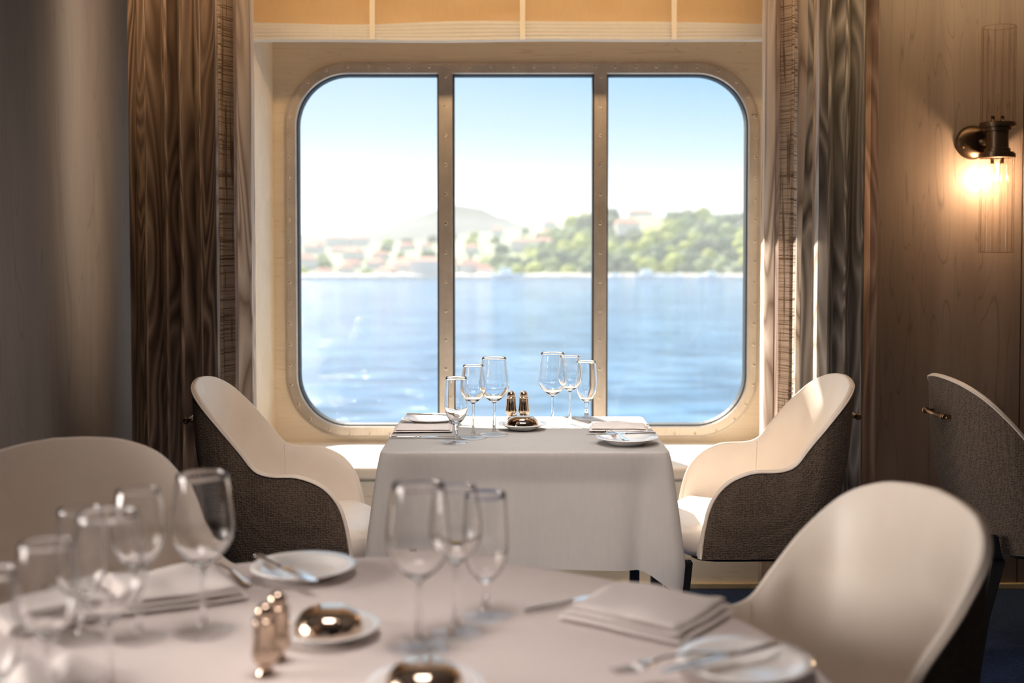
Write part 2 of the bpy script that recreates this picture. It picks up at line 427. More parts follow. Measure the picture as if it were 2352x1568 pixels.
# ------------------------------------------------------------------ room shell
YW, YR = 4.563, 5.167            # wall face, recessed window panel
XL, XR = -1.045, 1.13            # recess sides
ZL = .4765                       # ledge top
def wallbox(name, *a, mat='wall', bev=0):
    return struct(boxo(name, *a[:6], M[mat], bev=bev))
wallbox('floor', -4.2, 4.2, -3.2, 5.4, -.1, 0, mat='carpet')
wallbox('ceiling', -4.2, 4.2, -3.2, 5.4, 2.5, 2.6, mat='ceiling')
wallbox('wall_left', -4.2, -4.1, -3.2, 5.4, 0, 2.5, mat='roomwall')
wallbox('wall_right', 4.1, 4.2, -3.2, 5.4, 0, 2.5, mat='roomwall')
wallbox('wall_rear', -4.2, 4.2, -3.3, -3.2, 0, 2.5, mat='roomwall')
bm = bmesh.new()
box(bm, -4.1, XL, YW, YW+.08, 0, 2.5); box(bm, XR, 1.975, YW, YW+.08, 0, 2.5)
box(bm, 1.981, 4.1, YW, YW+.08, 0, 2.5)
struct(obj('wall_back', bm, M['wall'], smooth=False))
wallbox('trim_1', 1.973, 1.983, YW+.012, YW+.03, 0, 2.5, mat='socket')
# recess: reveals, head, ledge, front panel
bm = bmesh.new(); box(bm, XL-.05, XL, YW, YR, 0, 2.5); box(bm, XR, XR+.05, YW, YR, 0, 2.5); box(bm, XL, XR, YW+.1, YR, 2.46, 2.5)
struct(obj('trim_2', bm, M['panel'], smooth=False))
struct(boxo('trim_3', XL, XR, YW-.02, YR, ZL-.05, ZL, M['ledge'], bev=.012))
struct(boxo('trim_4', XL, XR, YW, YW+.04, 0, ZL-.05, M['kick']))
struct(boxo('baseboard_back', -4.1, 4.1, YW-.016, YW-.0005, 0, .022, M['brass_trim'], bev=.003))
# recessed panel with a rounded-rectangle hole
tl = VY(658, 148, YR); br_ = VY(1735, 1000, YR)
wx0, wx1, wz0, wz1 = tl.x, br_.x, br_.z, tl.z
RO = .27
def rr_out(off, n=14, side=24): return rrect(wx0+off, wx1-off, wz0+off, wz1-off, RO-off, n, side)
hole = rr_out(.012)
bm = bmesh.new()
ccx, ccz = (wx0+wx1)/2, (wz0+wz1)/2
px0, px1, pz0, pz1 = XL-.04, XR+.04, ZL-.06, 2.45
def proj(p):
    dx, dz = p[0]-ccx, p[1]-ccz
    s = min(((px1-ccx) if dx > 0 else (px0-ccx))/dx if abs(dx) > 1e-6 else 1e9, ((pz1-ccz) if dz > 0 else (pz0-ccz))/dz if abs(dz) > 1e-6 else 1e9)
    return (ccx+dx*s, ccz+dz*s)
# insert the corners exactly: snap nearest projections
po = [proj(p) for p in hole]
for c in ((px0, pz0), (px0, pz1), (px1, pz0), (px1, pz1)):
    k = min(range(len(po)), key=lambda i: (po[i][0]-c[0])**2+(po[i][1]-c[1])**2); po[k] = c
for yy, flip in ((YR, 0), (YR+.12, 1)):
    A = [bm.verts.new((p[0], yy, p[1])) for p in hole]; B = [bm.verts.new((p[0], yy, p[1])) for p in po]
    for k in range(len(A)):
        k2 = (k+1) % len(A); bm.faces.new((A[k], A[k2], B[k2], B[k]))
    if not flip: A0, B0 = A, B
for P, Q in ((A0, A), (B0, B)):
    for k in range(len(P)):
        k2 = (k+1) % len(P); bm.faces.new((P[k], P[k2], Q[k2], Q[k]))
bmesh.ops.recalc_face_normals(bm, faces=bm.faces[:])
struct(obj('wall_window', bm, M['panel'], smooth=False))

# window
win = bpy.data.objects.new('window_1', None); C.objects.link(win); struct(win)
win.location = (ccx, YR, wz0)
def wp(o): o.parent = win; o.matrix_parent_inverse = Matrix.Translation(win.location).inverted(); return o
def ringmesh(levels, n=14, side=24):
    bm = bmesh.new(); rings = []
    for off, y in levels: rings.append([bm.verts.new((p[0], y, p[1])) for p in rr_out(off, n, side)])
    m_ = len(rings)
    for a in range(m_):
        A, B = rings[a], rings[(a+1) % m_]
        for k in range(len(A)): bm.faces.new((A[k], A[(k+1) % len(A)], B[(k+1) % len(A)], B[k]))
    bmesh.ops.recalc_face_normals(bm, faces=bm.faces[:]); return bm
FY = YR-.022
o = wp(obj('window_frame', ringmesh([(-.012, YR+.001), (-.012, YR-.004), (0, YR-.004), (.0, FY+.003), (.003, FY), (.040, FY), (.044, FY+.006), (.044, YR+.05), (0, YR+.05)]), M['metal'], smooth=False))
o = wp(obj('window_gasket', ringmesh([(.043, FY+.012), (.050, FY+.014), (.052, YR+.04), (.043, YR+.04)]), M['gasket'], smooth=False))
mz0, mz1 = wz0+.03, wz1-.03
mulx = []
for (a, b_) in ((1001, 1039), (1357, 1392)):
    a2 = VY(a+4, 560, FY).x; b2 = VY(b_+4, 560, FY).x; mulx.append((a2, b2))
    o = wp(boxo('mullion', a2+.006, b2-.006, FY-.004, YR+.05, mz0, mz1, M['metal'], bev=.003))
    bm = bmesh.new(); box(bm, a2-.001, a2+.0055, FY+.006, YR+.045, mz0, mz1); box(bm, b2-.0055, b2+.001, FY+.006, YR+.045, mz0, mz1)
    o = wp(obj('mullion_gasket', bm, M['gasket'], smooth=False))
# panes: thin slabs clipped to the rounded opening
inn = rr_out(.046, 14, 24)
def pane_outline(xa, xb):
    pts = []
    N_ = len(inn)
    zlist = {}
    top = sorted([p for p in inn if p[1] > ccz], key=lambda p: p[0]); bot = sorted([p for p in inn if p[1] <= ccz], key=lambda p: p[0])
    def zat(L, x):
        for p, q in zip(L, L[1:]):
            if p[0] <= x <= q[0] and q[0] > p[0]: return p[1]+(q[1]-p[1])*(x-p[0])/(q[0]-p[0])
        return L[0][1] if x < L[0][0] else L[-1][1]
    n = 40
    xs = [xa+(xb-xa)*(.5-.5*cos(PI*k/n)) for k in range(n+1)]
    return [(x, zat(bot, x)) for x in xs]+[(x, zat(top, x)) for x in reversed(xs)]
for xa, xb in ((wx0+.047, mulx[0][0]), (mulx[0][1], mulx[1][0]), (mulx[1][1], wx1-.047)):
    ol = pane_outline(xa, xb); bm = bmesh.new()
    A = [bm.verts.new((p[0], YR+.020, p[1])) for p in ol]
    bm.faces.new(A)
    o = wp(obj('window_pane', bm, M['pane'], smooth=False))
# screws
def screw_bm():
    bm = lathe([(0, .0035), (.0025, .0035), (.0045, .0045), (.0062, .0042), (.0072, .002), (.0074, 0)], 16)
    bmesh.ops.rotate(bm, verts=bm.verts[:], cent=(0, 0, 0), matrix=Matrix.Rotation(PI/2, 3, 'X')); return bm
sc0 = None
def add_screw(x, y, z):
    global sc0
    if sc0 is None:
        s = obj('screw', screw_bm(), M['screw']); s.parent = win
        b_ = lathe([(0, .0042), (.0030, .0044), (.0033, .0030)], 8); bmesh.ops.rotate(b_, verts=b_.verts[:], cent=(0, 0, 0), matrix=Matrix.Rotation(PI/2, 3, 'X'))
        k = obj('socket', b_, M['socket'], s); sc0 = s
    else:
        s = sc0.copy(); C.objects.link(s); k = sc0.children[0].copy(); C.objects.link(k); k.parent = s
    s.location = Vector((x, y, z))-win.location
mid = rrect(wx0+.0125, wx1-.0125, wz0+.0125, wz1-.0125, RO-.0125, 30, 120)
L = [0]
for p, q in zip(mid, mid[1:]+mid[:1]): L.append(L[-1]+math.hypot(q[0]-p[0], q[1]-p[1]))
NS = 76
for k in range(NS):
    s = L[-1]*(k+.5)/NS
    i = max(j for j in range(len(mid)) if L[j] <= s)
    add_screw(mid[i][0], FY-.0002, mid[i][1])
for a2, b2 in mulx:
    for k in range(12): add_screw((a2+b2)/2, FY-.0042, wz1-.057-k*(wz1-wz0-.114)/11.9)
# nameplate stamp on the frame's right side is left as a tiny engraved mark
bm = bmesh.new()
for k in range(4):
    box(bm, wx1-.030+k*.0065, wx1-.0265+k*.0065, FY-.0006, FY+.001, 1.907, 1.914)
wp(obj('engraved_mark', bm, M['socket'], smooth=False))

# left partition with a rounded edge, nearer the camera
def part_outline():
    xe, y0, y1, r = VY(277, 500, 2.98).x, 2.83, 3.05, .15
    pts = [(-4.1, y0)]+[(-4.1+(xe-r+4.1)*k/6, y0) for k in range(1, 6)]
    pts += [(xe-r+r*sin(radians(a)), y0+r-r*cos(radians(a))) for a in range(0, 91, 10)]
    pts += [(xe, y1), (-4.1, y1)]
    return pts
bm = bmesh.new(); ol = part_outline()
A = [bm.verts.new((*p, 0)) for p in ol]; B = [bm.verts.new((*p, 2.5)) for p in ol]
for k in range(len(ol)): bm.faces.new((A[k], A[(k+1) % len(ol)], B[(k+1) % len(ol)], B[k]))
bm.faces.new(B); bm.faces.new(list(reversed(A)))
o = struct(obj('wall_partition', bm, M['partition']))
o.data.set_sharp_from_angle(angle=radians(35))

# ------------------------------------------------------------------ roman blind
YB = 4.74
bl = thing('roman_blind', 'cream linen roman blind with folded hem above the window', 'blind', ((XL+XR)/2, YB, 2.12))
bz = VY(1176, 98, YB).z
def blx(u): return XL+.004+(XR-XL-.008)*u
def bl_f(u, v):
    x = blx(u); z = bz+.055+(2.445-bz-.055)*v
    y = YB+.025+.014*mn.noise((x*2.2, z*5, 1))*(1-v*.4)+.012*mn.noise((x*7, z*11, 4))
    sag = .010*sin(x*8+1)*math.exp(-v*6)+.006*sin(x*3)
    y -= .035*math.exp(-v*9)
    return (x-bl.location.x, y-YB, z+sag-bl.location.z)
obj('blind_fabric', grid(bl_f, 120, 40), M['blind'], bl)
def hem_f(i):
    def f(u, v):
        x = blx(u); a = v*2*PI
        w_ = .0035*sin(x*3.1+i*.25)+.0022*sin(x*7.3+i*.5+1)+.003*mn.noise((x*2.2, i*.3, 0))
        z0 = bz+.010+i*.0145+w_*(.5+.22*i)
        k = 1-.10*i
        return (x-bl.location.x, -.012-.004*(4-i)*.5+.020*k*cos(a), z0+.0105*sin(a)-bl.location.z)
    return f
for i in range(5): obj('hem_fold', grid(hem_f(i), 90, 18, cv=True), M['hem'], bl)
for px in (858, 1200, 1545):
    xt = VY(px, 40, YB).x
    obj('tape', grid(lambda u, v: ((xt-.0105+.021*u)-bl.location.x, -.040+.0005-.012*(1-v)-.004*mn.noise((xt, v*3, 2)), (bz+.004+(2.44-bz-.004)*v)-bl.location.z), 2, 30), M['tape'], bl)

# ------------------------------------------------------------------ curtains
def make_curtain(name, label, xa, xb, yc, nf, amp, parts, seed, mirror=False):
    rd = random.Random(seed)
    t = thing(name, label, 'curtain', ((xa+xb)/2, yc, 0))
    ks = [0]; 
    for i in range(nf): ks.append(ks[-1]+rd.uniform(.55, 1.45))
    ks = [k/ks[-1] for k in ks]; am = [rd.uniform(.6, 1.25) for _ in range(nf+1)]
    def P(u, v):
        # u 0..1 from window edge outward
        z = 2.499-2.485*v
        dr = .035*mn.noise((u*3+seed, v*1.4, seed))+.018*sin(u*9+v*3)*v
        uu = min(max(u+dr*sin(PI*u), 0), 1)
        i = max(j for j in range(nf+1) if ks[j] <= uu+1e-9); i = min(i, nf-1)
        s = (uu-ks[i])/(ks[i+1]-ks[i]); a = amp*am[i]*(1 if s < .5 else 1.15)*min(1, .25+u*8)
        ph = sin(2*PI*s)
        y = a*ph + .006*mn.noise((u*20, v*5, seed))
        xoff = -.3*(ks[i+1]-ks[i])*cos(2*PI*s)*0 + .012*sin(4*PI*s)
        x = xa+(xb-xa)*uu+xoff*(1 if xb > xa else -1)*min(1, 6*u, 6*(1-u))
        return Vector((x-t.location.x, y, z))
    U = abs(xb-xa)*2.1
    for pname, u0, u1, mat, lab in parts:
        o = obj(pname, grid(lambda u, v, u0=u0, u1=u1: P(u0+(u1-u0)*u, v), max(8, int(260*(u1-u0))), 60, uvf=lambda u, v, u0=u0, u1=u1: ((u0+(u1-u0)*u)*U, v*2.4)), M[mat], t)
        if lab: o['label'] = lab
    return t
xaL = VY(588, 600, 4.44).x; xbL = VY(255, 600, 4.44).x
make_curtain('curtain', 'dark brown striped floor-length curtain at the left of the window', xaL, xbL, 4.43, 7, .05,
             [('curtain_edge', 0, .085, 'curtE', 'cream edge band'), ('curtain_band', .085, .14, 'curtP', 'mauve striped band'), ('sheer_band', .14, .235, 'sheer', 'open-weave sheer band'),
              ('inner_band', .235, .29, 'curtE', 'cream striped band'), ('curtain_cloth', .29, 1, 'curtL', None)], 4)
xaR = VY(1746, 600, 4.44).x; xbR = VY(2008, 600, 4.44).x
make_curtain('curtain', 'grey striped floor-length curtain between the window and the wall lamp', xaR, xbR, 4.43, 7, .045,
             [('curtain_edge', 0, .09, 'curtE', 'cream edge band'), ('curtain_band', .09, .17, 'curtP', 'mauve striped band'), ('sheer_band', .17, .30, 'sheer', 'open-weave sheer band'),
              ('inner_band', .30, .38, 'curtE', 'cream striped band'), ('fold_band', .38, .42, 'curtR', 'dark fold'), ('outer_stripe', .42, .50, 'curtE', 'pale striped band'), ('curtain_cloth', .50, .93, 'curtR', None), ('outer_band', .93, 1, 'curtP', 'rust brown band')], 11)

# ------------------------------------------------------------------ wall lamp
SL = VY(2291, 322, YW-.10)
sl = thing('wall_lamp', 'bronze wall lamp with two fluted glass tubes right of the grey curtain', 'lamp', (SL.x-.028, YW, SL.z))
cx = .028
bm = lathe([(0, .022), (.03, .022), (.058, .016), (.066, .006), (.066, .0005)], 48); bmesh.ops.rotate(bm, verts=bm.verts[:], cent=(0, 0, 0), matrix=Matrix.Rotation(PI/2, 3, 'X'))
obj('backplate', bm, M['bronze'], sl, loc=(-.028+.0, 0, 0))
bm = lathe([(0, .005), (.003, .004), (.005, 0)], 12); bmesh.ops.rotate(bm, verts=bm.verts[:], cent=(0, 0, 0), matrix=Matrix.Rotation(PI/2, 3, 'X'))
obj('plate_screw', bm, M['brass'], sl, loc=(-.068, -.017, -.02))
bm = bmesh.new(); tube(bm, [(0, -.015, 0), (cx*.6, -.05, 0), (cx, -.08, 0)], .014, 16); obj('arm', bm, M['bronze'], sl)
obj('body', lathe([(0, .056), (.060, .056), (.060, .048), (.050, .046), (.050, .034), (.041, .032), (.041, -.030), (.047, -.032), (.047, -.044), (.060, -.046), (.060, -.056), (0, -.056)], 48), M['bronze'], sl, loc=(cx, -.10, 0), smooth=False)
for s, n_ in ((1, 'upper_collar'), (-1, 'lower_collar')):
    obj(n_, lathe([(0, s*.034), (.066, s*.034), (.066, s*.047), (.064, s*.049), (.012, s*.049)], 48), M['bronze'], sl, loc=(cx, -.10, s*.018), smooth=False)
    z0, z1 = s*.067, s*(.425 if s > 0 else .424)
    fl = lambda a: .022*cos(a*14)
    prof = [(.0618, z0), (.0618, z1), (.0585, z1), (.0585, z0)]
    obj('upper_glass_tube' if s > 0 else 'lower_glass_tube', lathe([(.061, z0), (.061, z1)], 168, flute=fl), M['tube'], sl, loc=(cx, -.10, 0))
    bm = bmesh.new()
    for k in range(14):
        a = 2*PI*k/14+.1; x, y = .0605*cos(a), .0605*sin(a); tube(bm, [(x, y, z0), (x, y, z1)], .0005, 5)
    obj('flute_lines', bm, M['rib'], sl, loc=(cx, -.10, 0))
    obj('tube_rim', lathe([(.0612, z1-.001), (.0612, z1+.001), (.0590, z1+.001), (.0590, z1-.001)], 64), M['tube2'], sl, loc=(cx, -.10, 0))
    bm = bmesh.new()
    for k in range(4):
        a = k*PI/2+.4; x, y = .024*cos(a), .024*sin(a)
        tube(bm, [(x, y, z0), (x, y, z0+s*.022)], .0065, 10)
    obj('bulb_socket', bm, M['bronze'], sl, loc=(cx, -.10, 0))
    b_ = lathe([(.006, 0), (.010, s*.015), (.0125, s*.035), (.010, s*.06), (.004, s*.085), (0, s*.09)], 20)
    obj('bulb', b_, M['tube'], sl, loc=(cx, -.10, z0+s*.02))
    bm = bmesh.new()
    for k in range(3):
        a = k*2*PI/3; tube(bm, [(.003*cos(a), .003*sin(a), z0+s*.02), (.004*cos(a), .004*sin(a), z0+s*.06)], .0009 if s > 0 else .0022, 6)
    obj('filament', bm, M['filament'] if s < 0 else M['brass'], sl, loc=(cx, -.10, 0))
lp = light('lamp_bulb_light', 'POINT', (0, 0, 0), 8.5, (1, .66, .38), shadow_soft_size=.012)
lp.parent = sl; lp.location = (cx, -.105, -.135)

# ------------------------------------------------------------------ chairs
RIM = [(0, -.255, 0, .919), (.1, -.247, .079, .914), (.2, -.231, .154, .900), (.3, -.193, .218, .865), (.4, -.128, .251, .796), (.48, -.070, .257, .728),
       (.55, -.029, .261, .678), (.62, .019, .263, .661), (.7, .091, .263, .658), (.77, .143, .261, .641), (.83, .178, .258, .618), (.88, .207, .254, .583),
       (.93, .228, .250, .534), (.97, .243, .248, .462), (1, .251, .247, .394)]
BOT = [(0, -.172, 0), (.1, -.168, .065), (.2, -.155, .125), (.3, -.128, .178), (.4, -.088, .212), (.48, -.046, .228), (.55, -.010, .236), (.62, .028, .240),
       (.70, .092, .244), (.77, .140, .246), (.83, .176, .246), (.88, .206, .246), (.93, .228, .246), (.97, .243, .246), (1.0, .251, .247)]
def rim(u):
    a = abs(u); s = 1 if u >= 0 else -1; x, y, z = interp(RIM, a); return Vector((x, s*y, z))
def bot(u):
    a = abs(u); s = 1 if u >= 0 else -1; x, y = interp(BOT, a); return Vector((x, s*y, .392))
TH = .036
def frame(u):
    r = rim(u); e = .004
    tg = (rim(min(1, u+e))-rim(max(-1, u-e))).normalized()
    # inward horizontal
    pb = bot(min(1, u+.02))-bot(max(-1, u-.02)); inw = Vector((pb.y, -pb.x, 0)).normalized()
    up = tg.cross(inw)
    if up.dot(Vector((0, 0, 1))+Vector((.6, 0, 0))) < 0: up = -up
    return r, inw, up.normalized()
def make_chair(label, cat='chair'):
    t = thing('dining_chair', label, cat)
    def outer(u, v):
        U = u*2-1; r = rim(U); b_ = bot(U); p = r.lerp(b_, v); _, inw, up = frame(U)
        h = (r.z-b_.z)
        return p-inw*(.035*sin(PI*v)**1.0*min(1, h/.4))*(.6 if abs(U) < .3 else .45)
    obj('outer_shell', grid(outer, 120, 22), M['tweed'], t)
    TR = .016
    def roll(u, v):
        U = u*2-1; r, inw, up = frame(U); a = PI*v
        return r+inw*(TR/2-TR/2*cos(a))+up*(TR*.45*sin(a))
    obj('rim_roll', grid(roll, 120, 8), M['leather'], t)
    def inner(u, v):
        U = u*2-1; r, inw, up = frame(U); p0 = r+inw*TR
        b_ = bot(U); zb = min(.435, p0.z)
        k = max(0, min(1, (r.z-zb)/(r.z-.392+1e-6)))
        q = r.lerp(Vector((b_.x, b_.y, .392)), k)+inw*(TH+.006); q.z = zb
        p = p0.lerp(q, v); h = min(1, (r.z-zb)/.3)
        ease = (1-math.exp(-v*6))*(1-v)
        return p+inw*(.020*ease*h-.012*sin(PI*v)*h)
    obj('inner_lining', grid(inner, 120, 24), M['leather'], t)
    bm = bmesh.new(); n = 120
    tube(bm, [rim(-1+2*k/n)-frame(-1+2*k/n)[1]*.001 for k in range(n+1)], .0032, 6); obj('piping', bm, M['piping'], t)
    # seam on the lining where back meets arm
    for s in (-1, 1):
        bm = bmesh.new(); pts = []
        for k in range(14):
            v = k/13; p = Vector(inner((s*.56+1)/2, v*.97+.01)); _, inw, _u = frame(s*.56); pts.append(p+inw*.0006)
        tube(bm, pts, .0016, 5)
        obj('lining_seam', bm, M['piping'], t)
    # seat cushion
    ol = []
    for k in range(41):
        U = -.93+1.86*k/40; b_ = bot(U); _, inw, _u = frame(U); q = b_+inw*(TH-.002); ol.append((q.x, q.y))
    ol = [(x, y) for x, y in ol]
    fr = [(.282, .19), (.300, .15), (.308, .07), (.310, 0), (.308, -.07), (.300, -.15), (.282, -.19)]
    ol = ol+fr; ol = list(reversed(ol)) if sum(a[0]*b[1]-b[0]*a[1] for a, b in zip(ol, ol[1:]+ol[:1])) < 0 else ol
    def top(dz): return lambda p: .497+dz-.9*max(0, p[0]-.23)**1.4
    bm = bmesh.new(); stack(bm, ol, [(.03, .385), (.008, .39), (0, .41), (0, .455), (.004, lambda p: top(-.022)(p)), (.014, lambda p: top(-.008)(p)), (.024, lambda p: top(-.003)(p))], dome=.008)
    obj('seat_cushion', bm, M['leather'], t)
    # underside frame
    ol2 = [(x*.86, y*.84) for x, y in ol]
    bm = bmesh.new(); stack(bm, ol2, [(0, .368), (0, .386)]); obj('seat_frame', bm, M['black'], t, smooth=False)
    for sx in (-1, 1):
        for sy in (-1, 1):
            x0, y0 = (.280 if sx > 0 else -.135), sy*.175; x1, y1 = (.300 if sx > 0 else -.225), sy*(.195 if sx > 0 else .235)
            bm = bmesh.new()
            def sec(x, y, a, b_, z): return [bm.verts.new((x+dx*a, y+dy*b_, z)) for dx, dy in ((-1, -1), (1, -1), (1, 1), (-1, 1))]
            rings = [sec(x1, y1, .009, .009, 0.002), sec((x0+x1)/2+.004*sx, (y0+y1)/2, .011, .012, .2), sec(x0, y0, .015 if sx > 0 else .02, .017, .37)]
            if sx < 0: rings.append(sec(x0-.025, y0+sy*.035, .02, .012, .39)); rings.append(sec(x0-.035, y0+sy*.045, .014, .010, .46))
            for A, B in zip(rings, rings[1:]):
                for k in range(4): bm.faces.new((A[k], A[(k+1) % 4], B[(k+1) % 4], B[k]))
            bm.faces.new(list(reversed(rings[0]))); bm.faces.new(rings[-1])
            bmesh.ops.bevel(bm, geom=bm.edges[:], offset=.003, segments=2, affect='EDGES')
            obj('leg', bm, M['black'], t, smooth=False)
    bm = bmesh.new(); zz = .80; xo = -.255+.017
    tube(bm, [(xo-.030, -.085, zz), (xo-.034, 0, zz), (xo-.030, .085, zz)], .0065, 10)
    for s in (-1, 1):
        tube(bm, [(xo+.012, s*.07, zz), (xo-.030, s*.07, zz)], .005, 8)
        r_ = bmesh.ops.create_uvsphere(bm, u_segments=12, v_segments=8, radius=.011); bmesh.ops.translate(bm, verts=r_['verts'], vec=(xo-.031, s*.075, zz))
    h = obj('back_handle', bm, M['brass'], t); h['label'] = 'small brass handle'
    return t
def put_chair(o, x, y, deg, label=None):
    o.location = (x, y, 0); o.rotation_euler = (0, 0, radians(deg))
    if label: o['label'] = label
    return o
G = 'tub chairs around the laid tables'
ch = make_chair('cream leather tub chair at the left side of the window table'); ch['group'] = G
put_chair(ch, -.735, 3.682, 2)
put_chair(dup(ch), .819, 3.756, 180, 'cream leather tub chair at the right side of the window table, partly in sunlight')
put_chair(dup(ch), .475, 1.911, 192.7, 'cream leather tub chair pushed up to the round table at the right')
put_chair(dup(ch), -.806, 2.311, -46.8, 'tub chair in shade behind the wine glasses at the far left of the round table')
put_chair(dup(ch), 1.626, 3.768, 1.3, 'tweed-backed tub chair seen from behind below the wall lamp, facing right')

# ------------------------------------------------------------------ window table
TZ = .745
TX, TYF, TYB, THW = .037, 3.335, 4.04, .412
TYC = (TYF+TYB)/2
tb = thing('dining_table', 'small square dining table under the white cloth by the window', 'table', (TX, TYC, 0))
b0 = boxo('tabletop', -THW+.004, THW-.004, -(TYB-TYF)/2+.004, (TYB-TYF)/2-.004, TZ-.032, TZ, M['black'], tb, bev=.004)
for sx in (-1, 1):
    for sy in (-1, 1):
        boxo('leg', sx*(THW-.03)-.0165, sx*(THW-.03)+.0165, sy*.305-.0165, sy*.305+.0165, .002, TZ-.033, M['black'], tb, bev=.003)
for sy in (-1, 1): boxo('apron', -THW+.05, THW-.05, sy*.305-.01, sy*.305+.01, TZ-.09, TZ-.033, M['black'], tb)
# cloth: rounded-rect perimeter, rings on top, rounded edge, hanging skirt with corner folds
def square_cloth():
    per = rrect(-THW, THW, -(TYB-TYF)/2, (TYB-TYF)/2, .02, 8, 44)
    n = len(per); rings = []
    bm = bmesh.new(); uvl = None
    hx, hy = THW, (TYB-TYF)/2
    def nrm(i):
        p0, p2 = per[i-1], per[(i+1) % n]; t_ = Vector((p2[0]-p0[0], p2[1]-p0[1])).normalized(); return Vector((t_.y, -t_.x))
    zt = .750
    for s in (.0, .25, .5, .7, .85, .94):
        rings.append([bm.verts.new((p[0]*s, p[1]*s, zt+.0006*sin(p[0]*s*30)*sin(p[1]*s*25))) for p in per] if s else [bm.verts.new((0, 0, zt))])
    for a in (0, 30, 60, 90):
        r = .006
        rings.append([bm.verts.new((per[i][0]+nrm(i).x*(r*sin(radians(a))-r+.003), per[i][1]+nrm(i).y*(r*sin(radians(a))-r+.003), zt-r+r*cos(radians(a)))) for i in range(n)])
    nv = 26
    for j in range(1, nv+1):
        v = j/nv; ring = []
        for i in range(n):
            p = per[i]; nn = nrm(i)
            dx = hx-abs(p[0]); dy = hy-abs(p[1]); dc = math.hypot(dx, dy)     # distance to the nearest corner
            c = math.exp(-(dc/.045)**2)
            Ld = .325+.065*c+.012*sin(p[0]*5+1.0)*(1-c)+.006*sin(p[0]*11+p[1]*9)
            fl = .070*c*v**.8+.010*v*(1-c)+.006*v*sin(p[0]*17+p[1]*13+2)*(1-c)
            dirv = (Vector((p[0], p[1])).normalized()*c+nn*(1-c)).normalized()
            tw = -.018*math.exp(-((dc-.085)/.03)**2)*v                      # valley beside each corner fold
            q = Vector(p)+nn*.003+dirv*(fl+.0)+nn*tw
            if c > .3 and v > .8: q -= dirv*.05*(v-.8)*c*2
            ring.append(bm.verts.new((q.x, q.y, zt-.006-Ld*v)))
        rings.append(ring)
    for A, B in zip(rings, rings[1:]):
        for k in range(n):
            k2 = (k+1) % n
            if len(A) == 1: bm.faces.new((A[0], B[k], B[k2]))
            else: bm.faces.new((A[k], B[k], B[k2], A[k2]))
    return bm
o = obj('tablecloth', square_cloth(), M['cloth'], loc=(TX, TYC, 0)); tag(o, 'white linen tablecloth draped over the square window table', 'tablecloth')
TC = .7515                       # top of either cloth

# ------------------------------------------------------------------ round table
RX, RY, RR = -.2555, 1.5085, .685
rt = thing('dining_table', 'large round dining table in the foreground under a pinkish white cloth', 'table', (RX, RY, 0))
obj('tabletop', lathe([(0, TZ-.03), (RR-.02, TZ-.03), (RR-.008, TZ-.02), (RR-.008, TZ-.005), (RR-.015, TZ), (0, TZ)], 96), M['black'], rt)
obj('pedestal', lathe([(0, .002), (.3, .002), (.3, .02), (.08, .05), (.05, .1), (.05, .66), (.12, TZ-.032), (0, TZ-.032)], 48), M['black'], rt)
def round_cloth():
    bm = bmesh.new(); n = 240; rings = [[bm.verts.new((0, 0, .7505))]]
    def tz(x, y):
        return .7505+.0012*math.exp(-((y-.05)/.006)**2)+.0012*math.exp(-((y+.36)/.006)**2)+.0010*math.exp(-((x-.1)/.006)**2)+.0008*mn.noise((x*5, y*5, 0))
    for r in [k/40*(RR-.006) for k in range(1, 41)]:
        rings.append([bm.verts.new((r*cos(2*PI*k/n), r*sin(2*PI*k/n), tz(r*cos(2*PI*k/n), r*sin(2*PI*k/n)))) for k in range(n)])
    for a in (30, 60, 90):
        rings.append([bm.verts.new(((RR-.006+.006*sin(radians(a)))*cos(2*PI*k/n), (RR-.006+.006*sin(radians(a)))*sin(2*PI*k/n), .7445+.006*cos(radians(a)))) for k in range(n)])
    for j in range(1, 25):
        v = j/24; ring = []
        for k in range(n):
            a = 2*PI*k/n; r = RR+.004+.03*v+.035*v*(sin(a*12+.6*sin(a*3))*.5+.5)
            ring.append(bm.verts.new((r*cos(a), r*sin(a), .7445-v*(.36+.05*sin(a*4)))))
        rings.append(ring)
    for A, B in zip(rings, rings[1:]):
        for k in range(n):
            k2 = (k+1) % n
            if len(A) == 1: bm.faces.new((A[0], B[k], B[k2]))
            else: bm.faces.new((A[k], B[k], B[k2], A[k2]))
    return bm
o = obj('tablecloth', round_cloth(), M['cloth2'], loc=(RX, RY, 0)); tag(o, 'pinkish white tablecloth on the large round foreground table', 'tablecloth')
def T(px, py, z=TC): return PZ(px, py, z)

